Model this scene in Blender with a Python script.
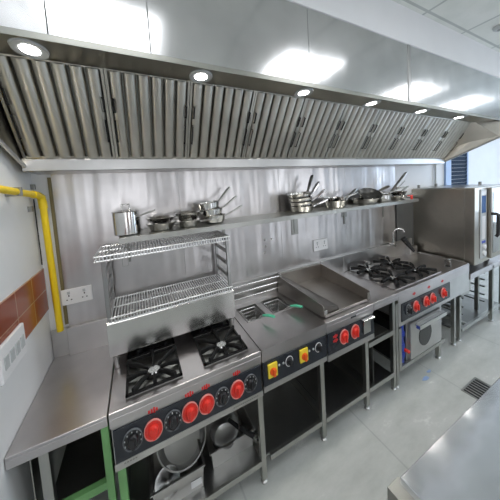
import bpy, bmesh, math, random
from mathutils import Vector, Matrix, Euler
random.seed(7)
for o in list(bpy.data.objects): bpy.data.objects.remove(o)
S = bpy.context.scene
COL = S.collection
PI = math.pi

# ------------------------------------------------------------------ camera, world, exposure
cd = bpy.data.cameras.new('camera'); cam = bpy.data.objects.new('camera', cd); COL.objects.link(cam)
cam.location = (0.5633, -1.9466, 1.9305)
cam.rotation_euler = (1.49869, 0.05941, -0.48250)
cd.sensor_fit = 'HORIZONTAL'; cd.sensor_width = 36; cd.lens = 237.41 / 500 * 36
cd.shift_x = -0.0208; cd.shift_y = -0.0945; cd.clip_start = 0.02
S.camera = cam
W = bpy.data.worlds.new('world'); S.world = W; W.use_nodes = True
W.node_tree.nodes['Background'].inputs[0].default_value = (0.85, 0.92, 1.0, 1)
W.node_tree.nodes['Background'].inputs[1].default_value = 0.35
S.view_settings.view_transform = 'Standard'; S.view_settings.look = 'None'
S.view_settings.gamma = 1.0; S.view_settings.use_curve_mapping = False
S.view_settings.exposure = 0.32
PANEL_E = 3.6        # emission of the ceiling panels
DOWN_E = 14.0
SPOT_W = 9.0

def area(name, x, w, z, sx, sy, power, rot=(0, 0, 0), col=(1, 1, 1)):
    l = bpy.data.lights.new(name, 'AREA'); l.shape = 'RECTANGLE'; l.size = sx; l.size_y = sy; l.energy = power; l.color = col
    o = bpy.data.objects.new(name, l); COL.objects.link(o); o.location = (x, -w, z); o.rotation_euler = rot
    return o

# ------------------------------------------------------------------ materials
def newmat(name):
    m = bpy.data.materials.new(name); m.use_nodes = True
    nt = m.node_tree; b = nt.nodes['Principled BSDF']
    return m, nt, b
def coords(nt, scale=(1, 1, 1), kind='Generated'):
    t = nt.nodes.new('ShaderNodeTexCoord'); mp = nt.nodes.new('ShaderNodeMapping')
    mp.inputs['Scale'].default_value = scale
    g = nt.nodes.new('ShaderNodeNewGeometry') if kind == 'Position' else None
    nt.links.new(g.outputs['Position'] if g else t.outputs[kind], mp.inputs['Vector'])
    return mp.outputs['Vector']
def noise(nt, vec, scale, detail=3, rough=.5):
    n = nt.nodes.new('ShaderNodeTexNoise'); n.inputs['Scale'].default_value = scale
    n.inputs['Detail'].default_value = detail; n.inputs['Roughness'].default_value = rough
    nt.links.new(vec, n.inputs['Vector']); return n
def ramp(nt, fac, stops):
    r = nt.nodes.new('ShaderNodeValToRGB'); e = r.color_ramp.elements
    e[0].position, e[0].color = stops[0][0], stops[0][1] + (1,)
    e[1].position, e[1].color = stops[-1][0], stops[-1][1] + (1,)
    for p, c in stops[1:-1]:
        k = e.new(p); k.color = c + (1,)
    nt.links.new(fac, r.inputs['Fac']); return r
def steel(name, col=(.60, .60, .585), rough=.28, stretch=(1, 1, 14), var=.12, bump=0.0, bscale=2.0, blotch=.15, smooth=False, bstretch=(1, 1, 1)):
    """brushed steel: streaks run across the stretched axis, plus large soft blotches of wear"""
    m, nt, b = newmat(name)
    b.inputs['Metallic'].default_value = 1.0
    v = coords(nt, stretch, 'Position')
    n1 = noise(nt, v, 5, 2, .5)
    v2 = coords(nt, (1, 1, 1), 'Position')
    n2 = noise(nt, v2, 3.0, 3, .55)
    lo = tuple(c * (1 - blotch) for c in col); hi = tuple(min(1, c * (1 + blotch * .6)) for c in col)
    r1 = ramp(nt, n2.outputs['Fac'], [(.3, lo), (.7, hi)])
    nt.links.new(r1.outputs['Color'], b.inputs['Base Color'])
    mr = nt.nodes.new('ShaderNodeMapRange'); mr.inputs['From Min'].default_value = .25; mr.inputs['From Max'].default_value = .75
    mr.inputs['To Min'].default_value = (rough if smooth else max(.285, rough - var * .35)); mr.inputs['To Max'].default_value = (rough + .02 if smooth else max(.295, rough + var * .35))
    nt.links.new(n1.outputs['Fac'], mr.inputs['Value']); nt.links.new(mr.outputs['Result'], b.inputs['Roughness'])
    if bump:
        n3 = noise(nt, coords(nt, bstretch, 'Position'), bscale, 2, .5)
        bp = nt.nodes.new('ShaderNodeBump'); bp.inputs['Strength'].default_value = 1.0; bp.inputs['Distance'].default_value = bump
        nt.links.new(n3.outputs['Fac'], bp.inputs['Height']); nt.links.new(bp.outputs['Normal'], b.inputs['Normal'])
    return m
def paint(name, col, rough=.5, var=.06, scale=6, metallic=0, bump=0):
    m, nt, b = newmat(name)
    n = noise(nt, coords(nt, (1, 1, 1), 'Position'), scale, 4)
    r = ramp(nt, n.outputs['Fac'], [(.3, tuple(c * (1 - var) for c in col)), (.7, tuple(min(1, c * (1 + var)) for c in col))])
    nt.links.new(r.outputs['Color'], b.inputs['Base Color'])
    b.inputs['Roughness'].default_value = rough; b.inputs['Metallic'].default_value = metallic
    if bump:
        bp = nt.nodes.new('ShaderNodeBump'); bp.inputs['Distance'].default_value = bump
        nt.links.new(n.outputs['Fac'], bp.inputs['Height']); nt.links.new(bp.outputs['Normal'], b.inputs['Normal'])
    return m
def emit(name, col, strength):
    m, nt, b = newmat(name)
    b.inputs['Base Color'].default_value = (.8, .8, .8, 1)
    b.inputs['Emission Color'].default_value = col + (1,); b.inputs['Emission Strength'].default_value = strength
    return m
M = {}
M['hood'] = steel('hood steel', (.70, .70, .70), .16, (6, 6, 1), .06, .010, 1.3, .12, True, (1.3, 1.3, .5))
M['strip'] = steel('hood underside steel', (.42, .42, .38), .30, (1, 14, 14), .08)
M['clad'] = steel('wall cladding steel', (.57, .55, .545), .27, (6, 6, .5), .08, .020, 2.0, .16, False, (2.6, 2.6, .35))
M['baffle'] = steel('baffle steel', (.52, .50, .45), .30, (14, 4, 4), .10)
M['dark'] = steel('dark steel', (.30, .30, .28), .35, (1, 1, 8), .08)  # plain dark tone for brackets, runners and inner panels
M['steel'] = steel('brushed steel', (.57, .56, .545), .27, (1, 14, 14), .10)
M['top'] = steel('worktop steel', (.61, .58, .58), .27, (1, 8, 8), .10)
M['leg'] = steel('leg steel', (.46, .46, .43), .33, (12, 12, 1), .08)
M['oven'] = steel('oven steel', (.50, .47, .41), .30, (12, 12, 1), .06)
M['pan'] = steel('polished pan steel', (.66, .65, .63), .13, (1, 1, 10), .06, smooth=True)
M['pot'] = steel('darker pot steel', (.50, .50, .49), .29, (1, 1, 6), .06)  # darker and rougher than the polished pans
M['mirror'] = steel('smooth steel', (.62, .61, .59), .20, (1, 6, 6), .03, smooth=True)
M['prep'] = steel('prep table steel', (.76, .77, .79), .12, (6, 1, 6), .05, .004, 2.0, .12, True, (2, 2, 2))
M['post'] = steel('rack post steel', (.36, .36, .35), .30)
M['rackwire'] = steel('rack wire', (.85, .85, .84), .30)
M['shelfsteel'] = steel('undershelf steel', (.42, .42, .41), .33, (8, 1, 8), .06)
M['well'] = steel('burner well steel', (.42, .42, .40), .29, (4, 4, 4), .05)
M['wire'] = steel('chromed wire', (.80, .80, .79), .2, (4, 4, 4), .05, smooth=True)
M['plate'] = steel('griddle steel', (.42, .39, .36), .33, (12, 2, 1), .08)
M['chute'] = steel('chute steel', (.24, .22, .20), .33, (1, 6, 1), .08)
M['panel'] = paint('black glass panel', (.018, .022, .03), .25)
M['iron'] = paint('cast iron', (.012, .012, .012), .55, .3, 40)
M['iron'].node_tree.nodes['Principled BSDF'].inputs['Specular IOR Level'].default_value = .2
M['enamel'] = paint('dark enamel', (.035, .036, .034), .25, .2, 12)
M['knobblack'] = paint('black knob plastic', (.02, .02, .022), .3)
M['knobred'] = paint('red knob plastic', (.85, .045, .03), .35)
M['redbezel'] = paint('glossy red bezel', (.90, .34, .30), .15)
M['blackbezel'] = paint('glossy dark bezel', (.16, .17, .18), .15)
M['red'] = paint('red print', (.75, .03, .03), .5)
M['greenfilm'] = paint('green protective film', (.16, .36, .13), .35, .15, 8)
M['yellow'] = paint('yellow gas paint', (.85, .60, .01), .35, .05)
M['switchyellow'] = paint('yellow switch plate', (.92, .72, .05), .4)
M['orange'] = paint('orange switch knob', (.90, .13, .02), .35)
M['white'] = paint('white plastic', (.82, .82, .82), .35, .03)
M['offwhite'] = paint('grey plastic', (.50, .52, .52), .35, .03)
M['wall'] = paint('white wall paint', (.78, .79, .79), .35, .04, 2.5)
M['bulk'] = paint('bulkhead paint', (.86, .86, .87), .6, .03, 2)
M['black'] = paint('black rubber', (.015, .015, .015), .5)
M['greengrip'] = paint('green grip', (.12, .62, .38), .45)
M['blue'] = paint('blue pipe paint', (.05, .10, .55), .35)
M['darkblue'] = paint('dark blue glass', (.008, .03, .07), .8)
M['skyblue'] = paint('pale blue frame', (.40, .56, .85), .4)
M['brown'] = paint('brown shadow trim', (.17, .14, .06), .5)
M['display'] = paint('oven display', (.02, .10, .30), .6)
M['shadow_grey'] = paint('dark grey shadow panel', (.10, .10, .095), .5)  # dark grey standing for the shade beside the oven
M['lamp'] = emit('downlight lens', (1, .98, .95), DOWN_E)
M['ceil_lamp'] = emit('ceiling panel diffuser', (.95, .97, 1), PANEL_E)
M['added_daylight'] = emit('daylight window', (.93, .95, 1.0), 2.2)
M['added_bluelight'] = emit('blue daylight window', (.62, .78, 1.0), 2.5)
def glass():
    m, nt, b = newmat('clear glass'); b.inputs['Transmission Weight'].default_value = 1; b.inputs['Roughness'].default_value = .03
    b.inputs['IOR'].default_value = 1.3; return m
M['glass'] = glass()
def doorglass():
    m, nt, b = newmat('oven door glass'); b.inputs['Base Color'].default_value = (.55, .57, .56, 1)
    b.inputs['Metallic'].default_value = .9; b.inputs['Roughness'].default_value = .06; return m
M['doorglass'] = doorglass()
def tilemat():
    m, nt, b = newmat('brown glazed tile')
    t = nt.nodes.new('ShaderNodeNewGeometry'); sep = nt.nodes.new('ShaderNodeSeparateXYZ'); nt.links.new(t.outputs['Position'], sep.inputs[0])
    add = nt.nodes.new('ShaderNodeMath'); add.operation = 'ADD'; nt.links.new(sep.outputs[0], add.inputs[0]); nt.links.new(sep.outputs[1], add.inputs[1])
    sub = nt.nodes.new('ShaderNodeMath'); sub.operation = 'SUBTRACT'; sub.inputs[1].default_value = 1.225; nt.links.new(sep.outputs[2], sub.inputs[0])
    cb = nt.nodes.new('ShaderNodeCombineXYZ'); nt.links.new(add.outputs[0], cb.inputs[0]); nt.links.new(sub.outputs[0], cb.inputs[1])
    br = nt.nodes.new('ShaderNodeTexBrick'); br.offset = 0; br.inputs['Scale'].default_value = 1
    br.inputs['Brick Width'].default_value = .20; br.inputs['Row Height'].default_value = .133; br.inputs['Mortar Size'].default_value = .003
    br.inputs['Color1'].default_value = (.33, .075, .022, 1); br.inputs['Color2'].default_value = (.25, .05, .018, 1); br.inputs['Mortar'].default_value = (.45, .26, .16, 1)
    nt.links.new(cb.outputs[0], br.inputs['Vector']); nt.links.new(br.outputs['Color'], b.inputs['Base Color'])
    b.inputs['Roughness'].default_value = .15; return m
M['tile'] = tilemat()
def gridmat(name, col, line, size, width, rough, org=(0, 0)):
    m, nt, b = newmat(name)
    t = nt.nodes.new('ShaderNodeNewGeometry')
    mp = nt.nodes.new('ShaderNodeMapping'); mp.inputs['Location'].default_value = (org[0], org[1], 0); nt.links.new(t.outputs['Position'], mp.inputs['Vector'])
    br = nt.nodes.new('ShaderNodeTexBrick'); br.offset = 0; br.inputs['Scale'].default_value = 1
    br.inputs['Brick Width'].default_value = size; br.inputs['Row Height'].default_value = size; br.inputs['Mortar Size'].default_value = width
    br.inputs['Color1'].default_value = col + (1,); br.inputs['Color2'].default_value = tuple(c * .96 for c in col) + (1,); br.inputs['Mortar'].default_value = line + (1,)
    nt.links.new(mp.outputs[0], br.inputs['Vector'])
    n = noise(nt, t.outputs['Position'], 3.5, 6, .65)
    r = ramp(nt, n.outputs['Fac'], [(.3, (.86, .88, .86)), (.7, (1, 1, 1))])
    if name.startswith('grey epoxy'):      # worn whitish smears
        n2 = noise(nt, coords(nt, (1, 2.4, 1), 'Position'), 2.6, 7, .7)
        r = ramp(nt, n2.outputs['Fac'], [(.30, (.80, .82, .80)), (.52, (.95, .96, .95)), (.60, (1, 1, 1)), (.68, (1.25, 1.25, 1.25))])
    mx = nt.nodes.new('ShaderNodeMix'); mx.data_type = 'RGBA'; mx.blend_type = 'MULTIPLY'; mx.inputs['Factor'].default_value = 1
    nt.links.new(br.outputs['Color'], mx.inputs[6]); nt.links.new(r.outputs['Color'], mx.inputs[7])
    nt.links.new(mx.outputs[2], b.inputs['Base Color']); b.inputs['Roughness'].default_value = rough
    return m
M['floor'] = gridmat('grey epoxy floor tiles', (.68, .69, .66), (.56, .57, .55), 1.0, .006, .32, (0, .1))
M['ceiling'] = gridmat('ceiling tiles', (.84, .85, .81), (.55, .57, .55), .68, .012, .8, (-.17, .76))

# ------------------------------------------------------------------ mesh helpers; coordinates are (x, w, z), w = distance in front of the back wall
def V(x, w, z): return Vector((x, -w, z))
def bx(bm, x0, x1, w0, w1, z0, z1, bev=0.0):
    vs = [bm.verts.new((x, -w, z)) for x in (x0, x1) for w in (w0, w1) for z in (z0, z1)]
    fs = []
    for idx in ((0, 1, 3, 2), (4, 6, 7, 5), (0, 4, 5, 1), (2, 3, 7, 6), (0, 2, 6, 4), (1, 5, 7, 3)):
        fs.append(bm.faces.new([vs[i] for i in idx]))
    if bev:
        es = list({e for f in fs for e in f.edges})
        bmesh.ops.bevel(bm, geom=es, offset=bev, segments=2, affect='EDGES', profile=.5)
def frame_of(d):
    d = d.normalized(); up = Vector((0, 0, 1)) if abs(d.z) < .9 else Vector((1, 0, 0))
    a = d.cross(up).normalized(); return a, d.cross(a).normalized()
def tube(bm, pts, r, seg=8, cap=True):
    """tube along world points; r is one radius or one per point"""
    pts = [Vector(p) for p in pts]; rs = r if isinstance(r, (list, tuple)) else [r] * len(pts)
    rings = []; a = None
    for i, p in enumerate(pts):
        d = (pts[min(i + 1, len(pts) - 1)] - pts[max(i - 1, 0)]).normalized()
        if a is None: a, b = frame_of(d)
        else:
            a = (a - d * a.dot(d)).normalized(); b = d.cross(a)
        rings.append([bm.verts.new(p + (a * math.cos(t) + b * math.sin(t)) * rs[i]) for t in [2 * PI * k / seg for k in range(seg)]])
    for i in range(len(rings) - 1):
        for k in range(seg):
            bm.faces.new((rings[i][k], rings[i][(k + 1) % seg], rings[i + 1][(k + 1) % seg], rings[i + 1][k]))
    if cap: bm.faces.new(rings[0][::-1]); bm.faces.new(rings[-1])
def lathe(bm, prof, seg=28, mat=Matrix()):
    """profile of (radius, height) turned about local z"""
    rings = []
    for r, h in prof:
        if r < 1e-5: rings.append([bm.verts.new(mat @ Vector((0, 0, h)))])
        else: rings.append([bm.verts.new(mat @ Vector((r * math.cos(2 * PI * k / seg), r * math.sin(2 * PI * k / seg), h))) for k in range(seg)])
    for A, B in zip(rings, rings[1:]):
        for k in range(seg):
            j = (k + 1) % seg
            if len(A) == 1 and len(B) == 1: continue
            if len(A) == 1: bm.faces.new((A[0], B[j], B[k]))
            elif len(B) == 1: bm.faces.new((A[k], A[j], B[0]))
            else: bm.faces.new((A[k], A[j], B[j], B[k]))
def prism(bm, poly, x0, x1):
    """poly of (w, z) extruded from x0 to x1"""
    A = [bm.verts.new((x0, -w, z)) for w, z in poly]; B = [bm.verts.new((x1, -w, z)) for w, z in poly]
    bm.faces.new(A); bm.faces.new(B[::-1])
    for i in range(len(poly)):
        j = (i + 1) % len(poly); bm.faces.new((A[i], B[i], B[j], A[j]))
def obj(name, bm, mat, parent=None, smooth=False, bevel=0, loc=None):
    bmesh.ops.recalc_face_normals(bm, faces=bm.faces)
    off = Vector(loc) if loc is not None else Vector()
    p = parent
    base = Vector()
    while p is not None: base += p.location; p = p.parent
    if loc is not None: base += off
    if base.length: bmesh.ops.translate(bm, verts=bm.verts, vec=-base)
    me = bpy.data.meshes.new(name); bm.to_mesh(me); bm.free()
    me.materials.append(M[mat] if isinstance(mat, str) else mat)
    if smooth:
        for f in me.polygons: f.use_smooth = True
        me.set_sharp_from_angle(angle=math.radians(38))
    o = bpy.data.objects.new(name, me); COL.objects.link(o)
    if loc is not None: o.location = off
    if parent is not None: o.parent = parent
    if bevel:
        md = o.modifiers.new('b', 'BEVEL'); md.width = bevel; md.segments = 2; md.limit_method = 'ANGLE'
    return o
def box(name, mat, parent, *b, bevel=.002):
    bm = bmesh.new()
    if b and isinstance(b[0], (list, tuple)):
        for q in b: bx(bm, *q)
    else: bx(bm, *b)
    return obj(name, bm, mat, parent, bevel=bevel)
def rod(name, mat, parent, pts, r, seg=10):
    bm = bmesh.new(); tube(bm, [V(*p) for p in pts], r, seg); return obj(name, bm, mat, parent, True)
def tag(o, label, cat, group=None, kind=None):
    if label: o['label'] = label
    if cat: o['category'] = cat
    if group: o['group'] = group
    if kind: o['kind'] = kind
    return o
def thing(name, label, cat, x=0, w=0, z=0, group=None):
    o = bpy.data.objects.new(name, None); COL.objects.link(o); o.location = V(x, w, z); o.empty_display_size = .05
    return tag(o, label, cat, group)
def struct(o): o['kind'] = 'structure'; return o
def copy_tree(o, parent=None):
    c = o.copy(); COL.objects.link(c); c.parent = parent
    for ch in list(o.children): copy_tree(ch, c)
    return c

# ------------------------------------------------------------------ room
RX, RW, RZ = 8.0, 4.2, 3.32
struct(box('floor', 'floor', None, -.15, RX + .15, -.15, RW + .15, -.1, 0, bevel=0))
struct(box('ceiling', 'ceiling', None, -.15, RX + .15, -.15, RW + .15, RZ, RZ + .1, bevel=0))
struct(box('wall_left', 'wall', None, -.15, 0, -.15, RW + .15, 0, RZ, bevel=0))
struct(box('wall_back', 'wall', None, 0, RX, -.15, -.006, 0, RZ, bevel=0))
struct(box('wall_right', 'wall', None, RX, RX + .15, -.15, RW + .15, 0, RZ, bevel=0))
struct(box('wall_front', 'wall', None, 0, RX, RW, RW + .15, 0, RZ, bevel=0))
struct(box('wall_bulkhead', 'bulk', None, 0, RX, -.006, .715, 3.035, RZ, bevel=0))
struct(box('trim_1', 'tile', None, 0, .006, 0.0, RW, 1.225, 1.492, bevel=0))
struct(box('trim_2', 'tile', None, 0.006, RX, RW - .006, RW, 1.225, 1.492, bevel=0))
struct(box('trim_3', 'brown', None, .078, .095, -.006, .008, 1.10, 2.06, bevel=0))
struct(box('shadow_panel', 'shadow_grey', None, 3.565, 4.05, -.006, .02, 0, 1.655, bevel=0))  # panel painted dark as the shadow between wall sheet and oven
for i, (x0, x1) in enumerate([(.06, .72), (2.03, 2.95), (4.6, 5.9)]):  # out-of-view windows added to put bright patches into the steel
    w = struct(box('window_%d' % (i + 2), 'white', None, (x0 - .05, x0, RW - .03, RW, 1.15, 2.4), (x1, x1 + .05, RW - .03, RW, 1.15, 2.4),
                   (x0, x1, RW - .03, RW, 2.35, 2.4), (x0, x1, RW - .03, RW, 1.15, 1.2)))
    box('pane', 'added_daylight', w, x0, x1, RW - .015, RW - .001, 1.2, 2.35, bevel=0)
w = struct(box('window_5', 'white', None, (RX - .03, RX, .4, .45, .7, 2.7), (RX - .03, RX, 3.15, 3.2, .7, 2.7), (RX - .03, RX, .45, 3.15, 2.65, 2.7), (RX - .03, RX, .45, 3.15, .7, .75)))  # unseen window added to throw bluish light on the right side
box('pane', 'added_bluelight', w, RX - .015, RX - .001, .45, 3.15, .75, 2.65, bevel=0)
w1 = struct(box('window_1', 'skyblue', None, (4.80, 4.96, -.006, .02, 1.2, 2.5), (5.48, 5.52, -.006, .02, 1.2, 2.5),
                (4.96, 5.48, -.006, .02, 2.46, 2.5), (4.96, 5.48, -.006, .02, 1.2, 1.24)))
bm = bmesh.new()
for k in range(20):
    z = 1.25 + k * .06
    prism(bm, [(.0, z), (.012, z + .05), (.006, z + .055), (-.005, z + .005)], 4.96, 5.48)
obj('louvre', bm, 'darkblue', w1)

# ceiling light panels
def ceiling_light(x, w, label):
    t = thing('ceiling_light', label, 'ceiling light', x, w, RZ - .03, 'square ceiling light panels')
    box('frame', 'white', t, (x - .43, x - .40, w - .33, w + .33, RZ - .03, RZ), (x + .40, x + .43, w - .33, w + .33, RZ - .03, RZ),
        (x - .40, x + .40, w - .33, w - .30, RZ - .03, RZ), (x - .40, x + .40, w + .30, w + .33, RZ - .03, RZ))
    box('diffuser', 'ceil_lamp', t, x - .40, x + .40, w - .30, w + .30, RZ - .02, RZ - .005, bevel=0)
for x, wd in ((.45, 'nearest the left wall'), (2.45, 'above the fryer'), (4.68, 'above the oven'), (6.4, 'farthest right')):
    ceiling_light(x, 1.85, 'bright ceiling light panel in the front row, %s' % wd)
for x, wd in ((1.2, 'left'), (3.4, 'middle'), (5.8, 'right')):  # rear row is out of view, added to raise the room light
    ceiling_light(x, 3.3, 'added ceiling light panel in the unseen row behind the camera, %s' % wd)
t = thing('smoke_detector', 'small round grey detector on the white ceiling tiles', 'smoke detector', 3.80, .93, RZ)
bm = bmesh.new(); lathe(bm, [(0, -.03), (.035, -.03), (.05, -.02), (.055, 0), (0, 0)], 24, Matrix.Translation(V(3.80, .93, RZ))); obj('housing', bm, 'offwhite', t, True)
bm = bmesh.new(); lathe(bm, [(0, -.035), (.02, -.035), (.022, -.028), (0, -.028)], 16, Matrix.Translation(V(3.80, .93, RZ))); obj('grille', bm, 'dark', t, True)

# ------------------------------------------------------------------ extraction hood
HX0, HX1 = .004, 4.62
hood = thing('extractor_hood', 'long stainless steel extractor hood running above the whole cooking line', 'extractor hood', 2.2, 0, 2.08)
for a, b in ((HX0, .31), (.31, .68), (.68, 1.62), (1.62, 2.69), (2.69, 3.55), (3.55, HX1)):
    box('front_panel', 'hood', hood, a + .001, b - .001, .69, .708, 2.561, 3.034, bevel=.0015)
box('seam_strip', 'steel', hood, 2.68, 2.715, .708, .713, 2.563, 3.034)
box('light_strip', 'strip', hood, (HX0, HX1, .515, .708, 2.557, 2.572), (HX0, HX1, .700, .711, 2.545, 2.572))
for sgn, xr, xf, xo in ((1, .040, .006, .004), (-1, 4.328, 4.56, HX1)):
    bm = bmesh.new()
    P = [(xr, .0, 2.09), (xr, .20, 2.10), (xf, .704, 2.35), (xf, .704, 2.558), (xr, .515, 2.58), (xr, .0, 2.6)]
    A = [bm.verts.new(V(*p)) for p in P]; B = [bm.verts.new(V(p[0] - .010 * sgn if sgn < 0 else p[0] - .003, p[1], p[2])) for p in P]
    bm.faces.new(A); bm.faces.new(B[::-1])
    for i in range(6): bm.faces.new((A[i], B[i], B[(i + 1) % 6], A[(i + 1) % 6]))
    o1 = obj('side_panel', bm, 'oven', hood)
    bm = bmesh.new()
    tube(bm, [V(xr + .006 * sgn, .0, 2.088), V(xr + .006 * sgn, .2, 2.098), V(xf + .004 * sgn, .704, 2.348)], .010, 6); obj('edge_rail', bm, 'steel', hood)
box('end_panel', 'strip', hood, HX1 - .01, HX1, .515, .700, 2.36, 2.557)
box('grease_gutter', 'steel', hood, (HX0 + .03, 4.325, .215, .222, 2.08, 2.148), (HX0 + .03, 4.325, .0, .222, 2.08, 2.086), (HX0 + .03, 4.325, .0, .012, 2.086, 2.16))
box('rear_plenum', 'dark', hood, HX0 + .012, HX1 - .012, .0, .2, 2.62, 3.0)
# baffle filters
FW, FZ = (.222, 2.150), (.512, 2.562)
fd = Vector((0, -(FW[1] * 0 + FZ[0] - FW[0]), FZ[1] - FW[1])); FL = fd.length; fd.normalize()
fn = Vector((0, -fd.z, fd.y)); fn = fn if fn.z < 0 else -fn      # outward, toward the cook
def fpt(x, s, d): return V(x, FW[0], FW[1]) + fd * s + fn * d
def fbox(bm, x0, x1, s0, s1, d0, d1):
    vs = [bm.verts.new(fpt(x, s, d)) for x in (x0, x1) for s in (s0, s1) for d in (d0, d1)]
    for idx in ((0, 1, 3, 2), (4, 6, 7, 5), (0, 4, 5, 1), (2, 3, 7, 6), (0, 2, 6, 4), (1, 5, 7, 3)): bm.faces.new([vs[i] for i in idx])
NF = 10; fx0, fp = .045, .427
names = ['at the left end of the bank', 'second from the left end', 'third from the left end', 'fourth from the left end', 'fifth from the left end', 'fifth from the right end', 'fourth from the right end', 'third from the right end', 'second from the right end', 'at the right end of the bank']
F0 = None
def make_filter(x):
    t = thing('baffle_filter', '', 'grease filter', x, FW[0], FW[1], 'stainless baffle filters in the hood')
    bm = bmesh.new(); w = fp - .003
    fbox(bm, x, x + .012, 0, FL, -.03, .004); fbox(bm, x + w - .012, x + w, 0, FL, -.03, .004)
    fbox(bm, x + .012, x + w - .012, 0, .014, -.03, .0); fbox(bm, x + .012, x + w - .012, FL - .010, FL, -.03, .0)
    obj('frame', bm, 'baffle', t)
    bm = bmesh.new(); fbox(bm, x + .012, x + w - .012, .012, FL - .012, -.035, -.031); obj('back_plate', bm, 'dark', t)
    bm = bmesh.new(); n = 6; p = (w - .024) / n
    for k in range(n):
        c = x + .012 + p * (k + .5); h = p * .445
        arc = [(h * math.cos(a), -.012 + .026 * math.sin(a)) for a in [PI * q / 10 for q in range(10, -1, -1)]]
        prof = [(-h, -.024)] + arc + [(h, -.024)] + [(u * .94, d - .002) for u, d in reversed(arc)]
        A = [bm.verts.new(fpt(c + u, .014, d)) for u, d in prof]; B = [bm.verts.new(fpt(c + u, FL - .010, d)) for u, d in prof]
        for i in range(len(prof)):
            j = (i + 1) % len(prof); bm.faces.new((A[i], A[j], B[j], B[i]))
    obj('baffles', bm, 'baffle', t, True)
    for xx in (x + .022, x + w - .022):
        bm = bmesh.new()
        tube(bm, [fpt(xx, .12, .008), fpt(xx, .12, .026), fpt(xx, .24, .026), fpt(xx, .24, .008)], .004, 6)
        tube(bm, [fpt(xx, .29, .012), fpt(xx + .004, .29, .020), fpt(xx + .004, .36, .020), fpt(xx, .36, .012)], .005, 6)
        obj('handle', bm, 'iron', t)
    return t
for i in range(NF):
    if F0 is None: F0 = t = make_filter(fx0)
    else: t = copy_tree(F0); t.location.x = fx0 + fp * i
    t['label'] = 'stainless baffle filter in the hood, ' + names[i]
# downlights
DL = [(.222, 'leftmost, at the left end of the hood'), (.937, 'second from the left'), (1.649, 'third from the left'), (2.352, 'third from the right'), (3.069, 'second from the right'), (3.80, 'rightmost, at the right end of the hood')]
for x, wd in DL:
    t = thing('downlight', 'round lit downlight under the hood lip, ' + wd, 'downlight', x, .60, 2.556, 'downlights in the hood')
    mt = Matrix.Translation(V(x, .60, 2.556)) @ Matrix.Scale(.8, 4, (1, 0, 0))
    bm = bmesh.new(); lathe(bm, [(.040, -.004), (.074, -.007), (.078, 0), (.040, 0)], 28, mt); obj('trim_ring', bm, 'offwhite', t, True)
    bm = bmesh.new(); lathe(bm, [(0, -.006), (.041, -.006), (.041, -.001), (0, -.001)], 28, mt); obj('lens', bm, 'lamp', t)
    l = bpy.data.lights.new('downlight_lamp', 'SPOT'); l.energy = SPOT_W; l.spot_size = 2.5; l.spot_blend = .8; l.shadow_soft_size = .06; l.color = (1, .97, .92)
    lo = bpy.data.objects.new('downlight_lamp', l); COL.objects.link(lo); lo.parent = t; lo.location = (0, 0, -.02)

# ------------------------------------------------------------------ steel wall cladding
for i, (a, b, lb) in enumerate([(.095, .86, 'behind the wire rack unit'), (.86, 1.78, 'behind the fryer'), (1.78, 2.66, 'behind the griddle'), (2.66, 3.565, 'behind the four burner range')]):
    c = box('wall_cladding', 'clad', None, a + .0008, b - .0008, -.005, .003, .95, 2.079, bevel=0)
    tag(c, 'brushed stainless steel wall sheet ' + lb, 'wall panel', 'steel wall sheets under the hood')
# sockets
def socket(x0, x1, z0, z1, label, double=True):
    t = thing('wall_socket', label, 'socket', (x0 + x1) / 2, .003, z0)
    box('plate', 'white', t, x0, x1, .003, .014, z0, z1, bevel=.003)
    n = 2
    for k in range(n):
        cx = x0 + (x1 - x0) * (.25 + .5 * k); zc = (z0 + z1) / 2; s = (x1 - x0) / .17
        box('switch', 'offwhite', t, cx - .008 * s, cx + .008 * s, .014, .018, zc + .018, zc + .036, bevel=.001)
        bb = [(cx - .003, cx + .003, .0135, .0148, zc + .002, zc + .013), (cx - .016 * s, cx - .008 * s, .0135, .0148, zc - .022, zc - .016), (cx + .008 * s, cx + .016 * s, .0135, .0148, zc - .022, zc - .016)]
        box('pin_holes', 'black', t, *bb, bevel=0)
socket(.075, .240, 1.228, 1.330, 'white double wall socket beside the yellow pipe')
socket(2.165, 2.36, 1.205, 1.322, 'white double wall socket above the griddle')
t = thing('wall_socket', 'white grid switch plate on the left wall tiles, at the left edge', 'switch plate', .006, .5, 1.17)
bm = bmesh.new(); bx(bm, .006, .022, .40, .64, 1.185, 1.335); obj('plate', bm, 'white', t, bevel=.006)
for k in range(4):
    box('rocker', 'offwhite', t, .022, .026, .425 + k * .052, .460 + k * .052, 1.23, 1.285, bevel=.001)
# blind holes / screws on the cladding
for i, (x, z, n) in enumerate([(1.598, 1.418, 'upper left'), (1.67, 1.415, 'upper right'), (1.60, 1.355, 'middle'), (1.59, 1.297, 'lowest')]):
    bm = bmesh.new(); lathe(bm, [(0, .004), (.009, .003), (.012, 0), (0, 0)], 14, Matrix.Translation(V(x, .003, z)) @ Matrix.Rotation(PI / 2, 4, 'X'))
    tag(obj('screw_cap', bm, 'pan', None, True), 'small round screw cap on the steel wall above the fryer, %s of the four' % n, 'screw cap', 'screw caps above the fryer')
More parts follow.
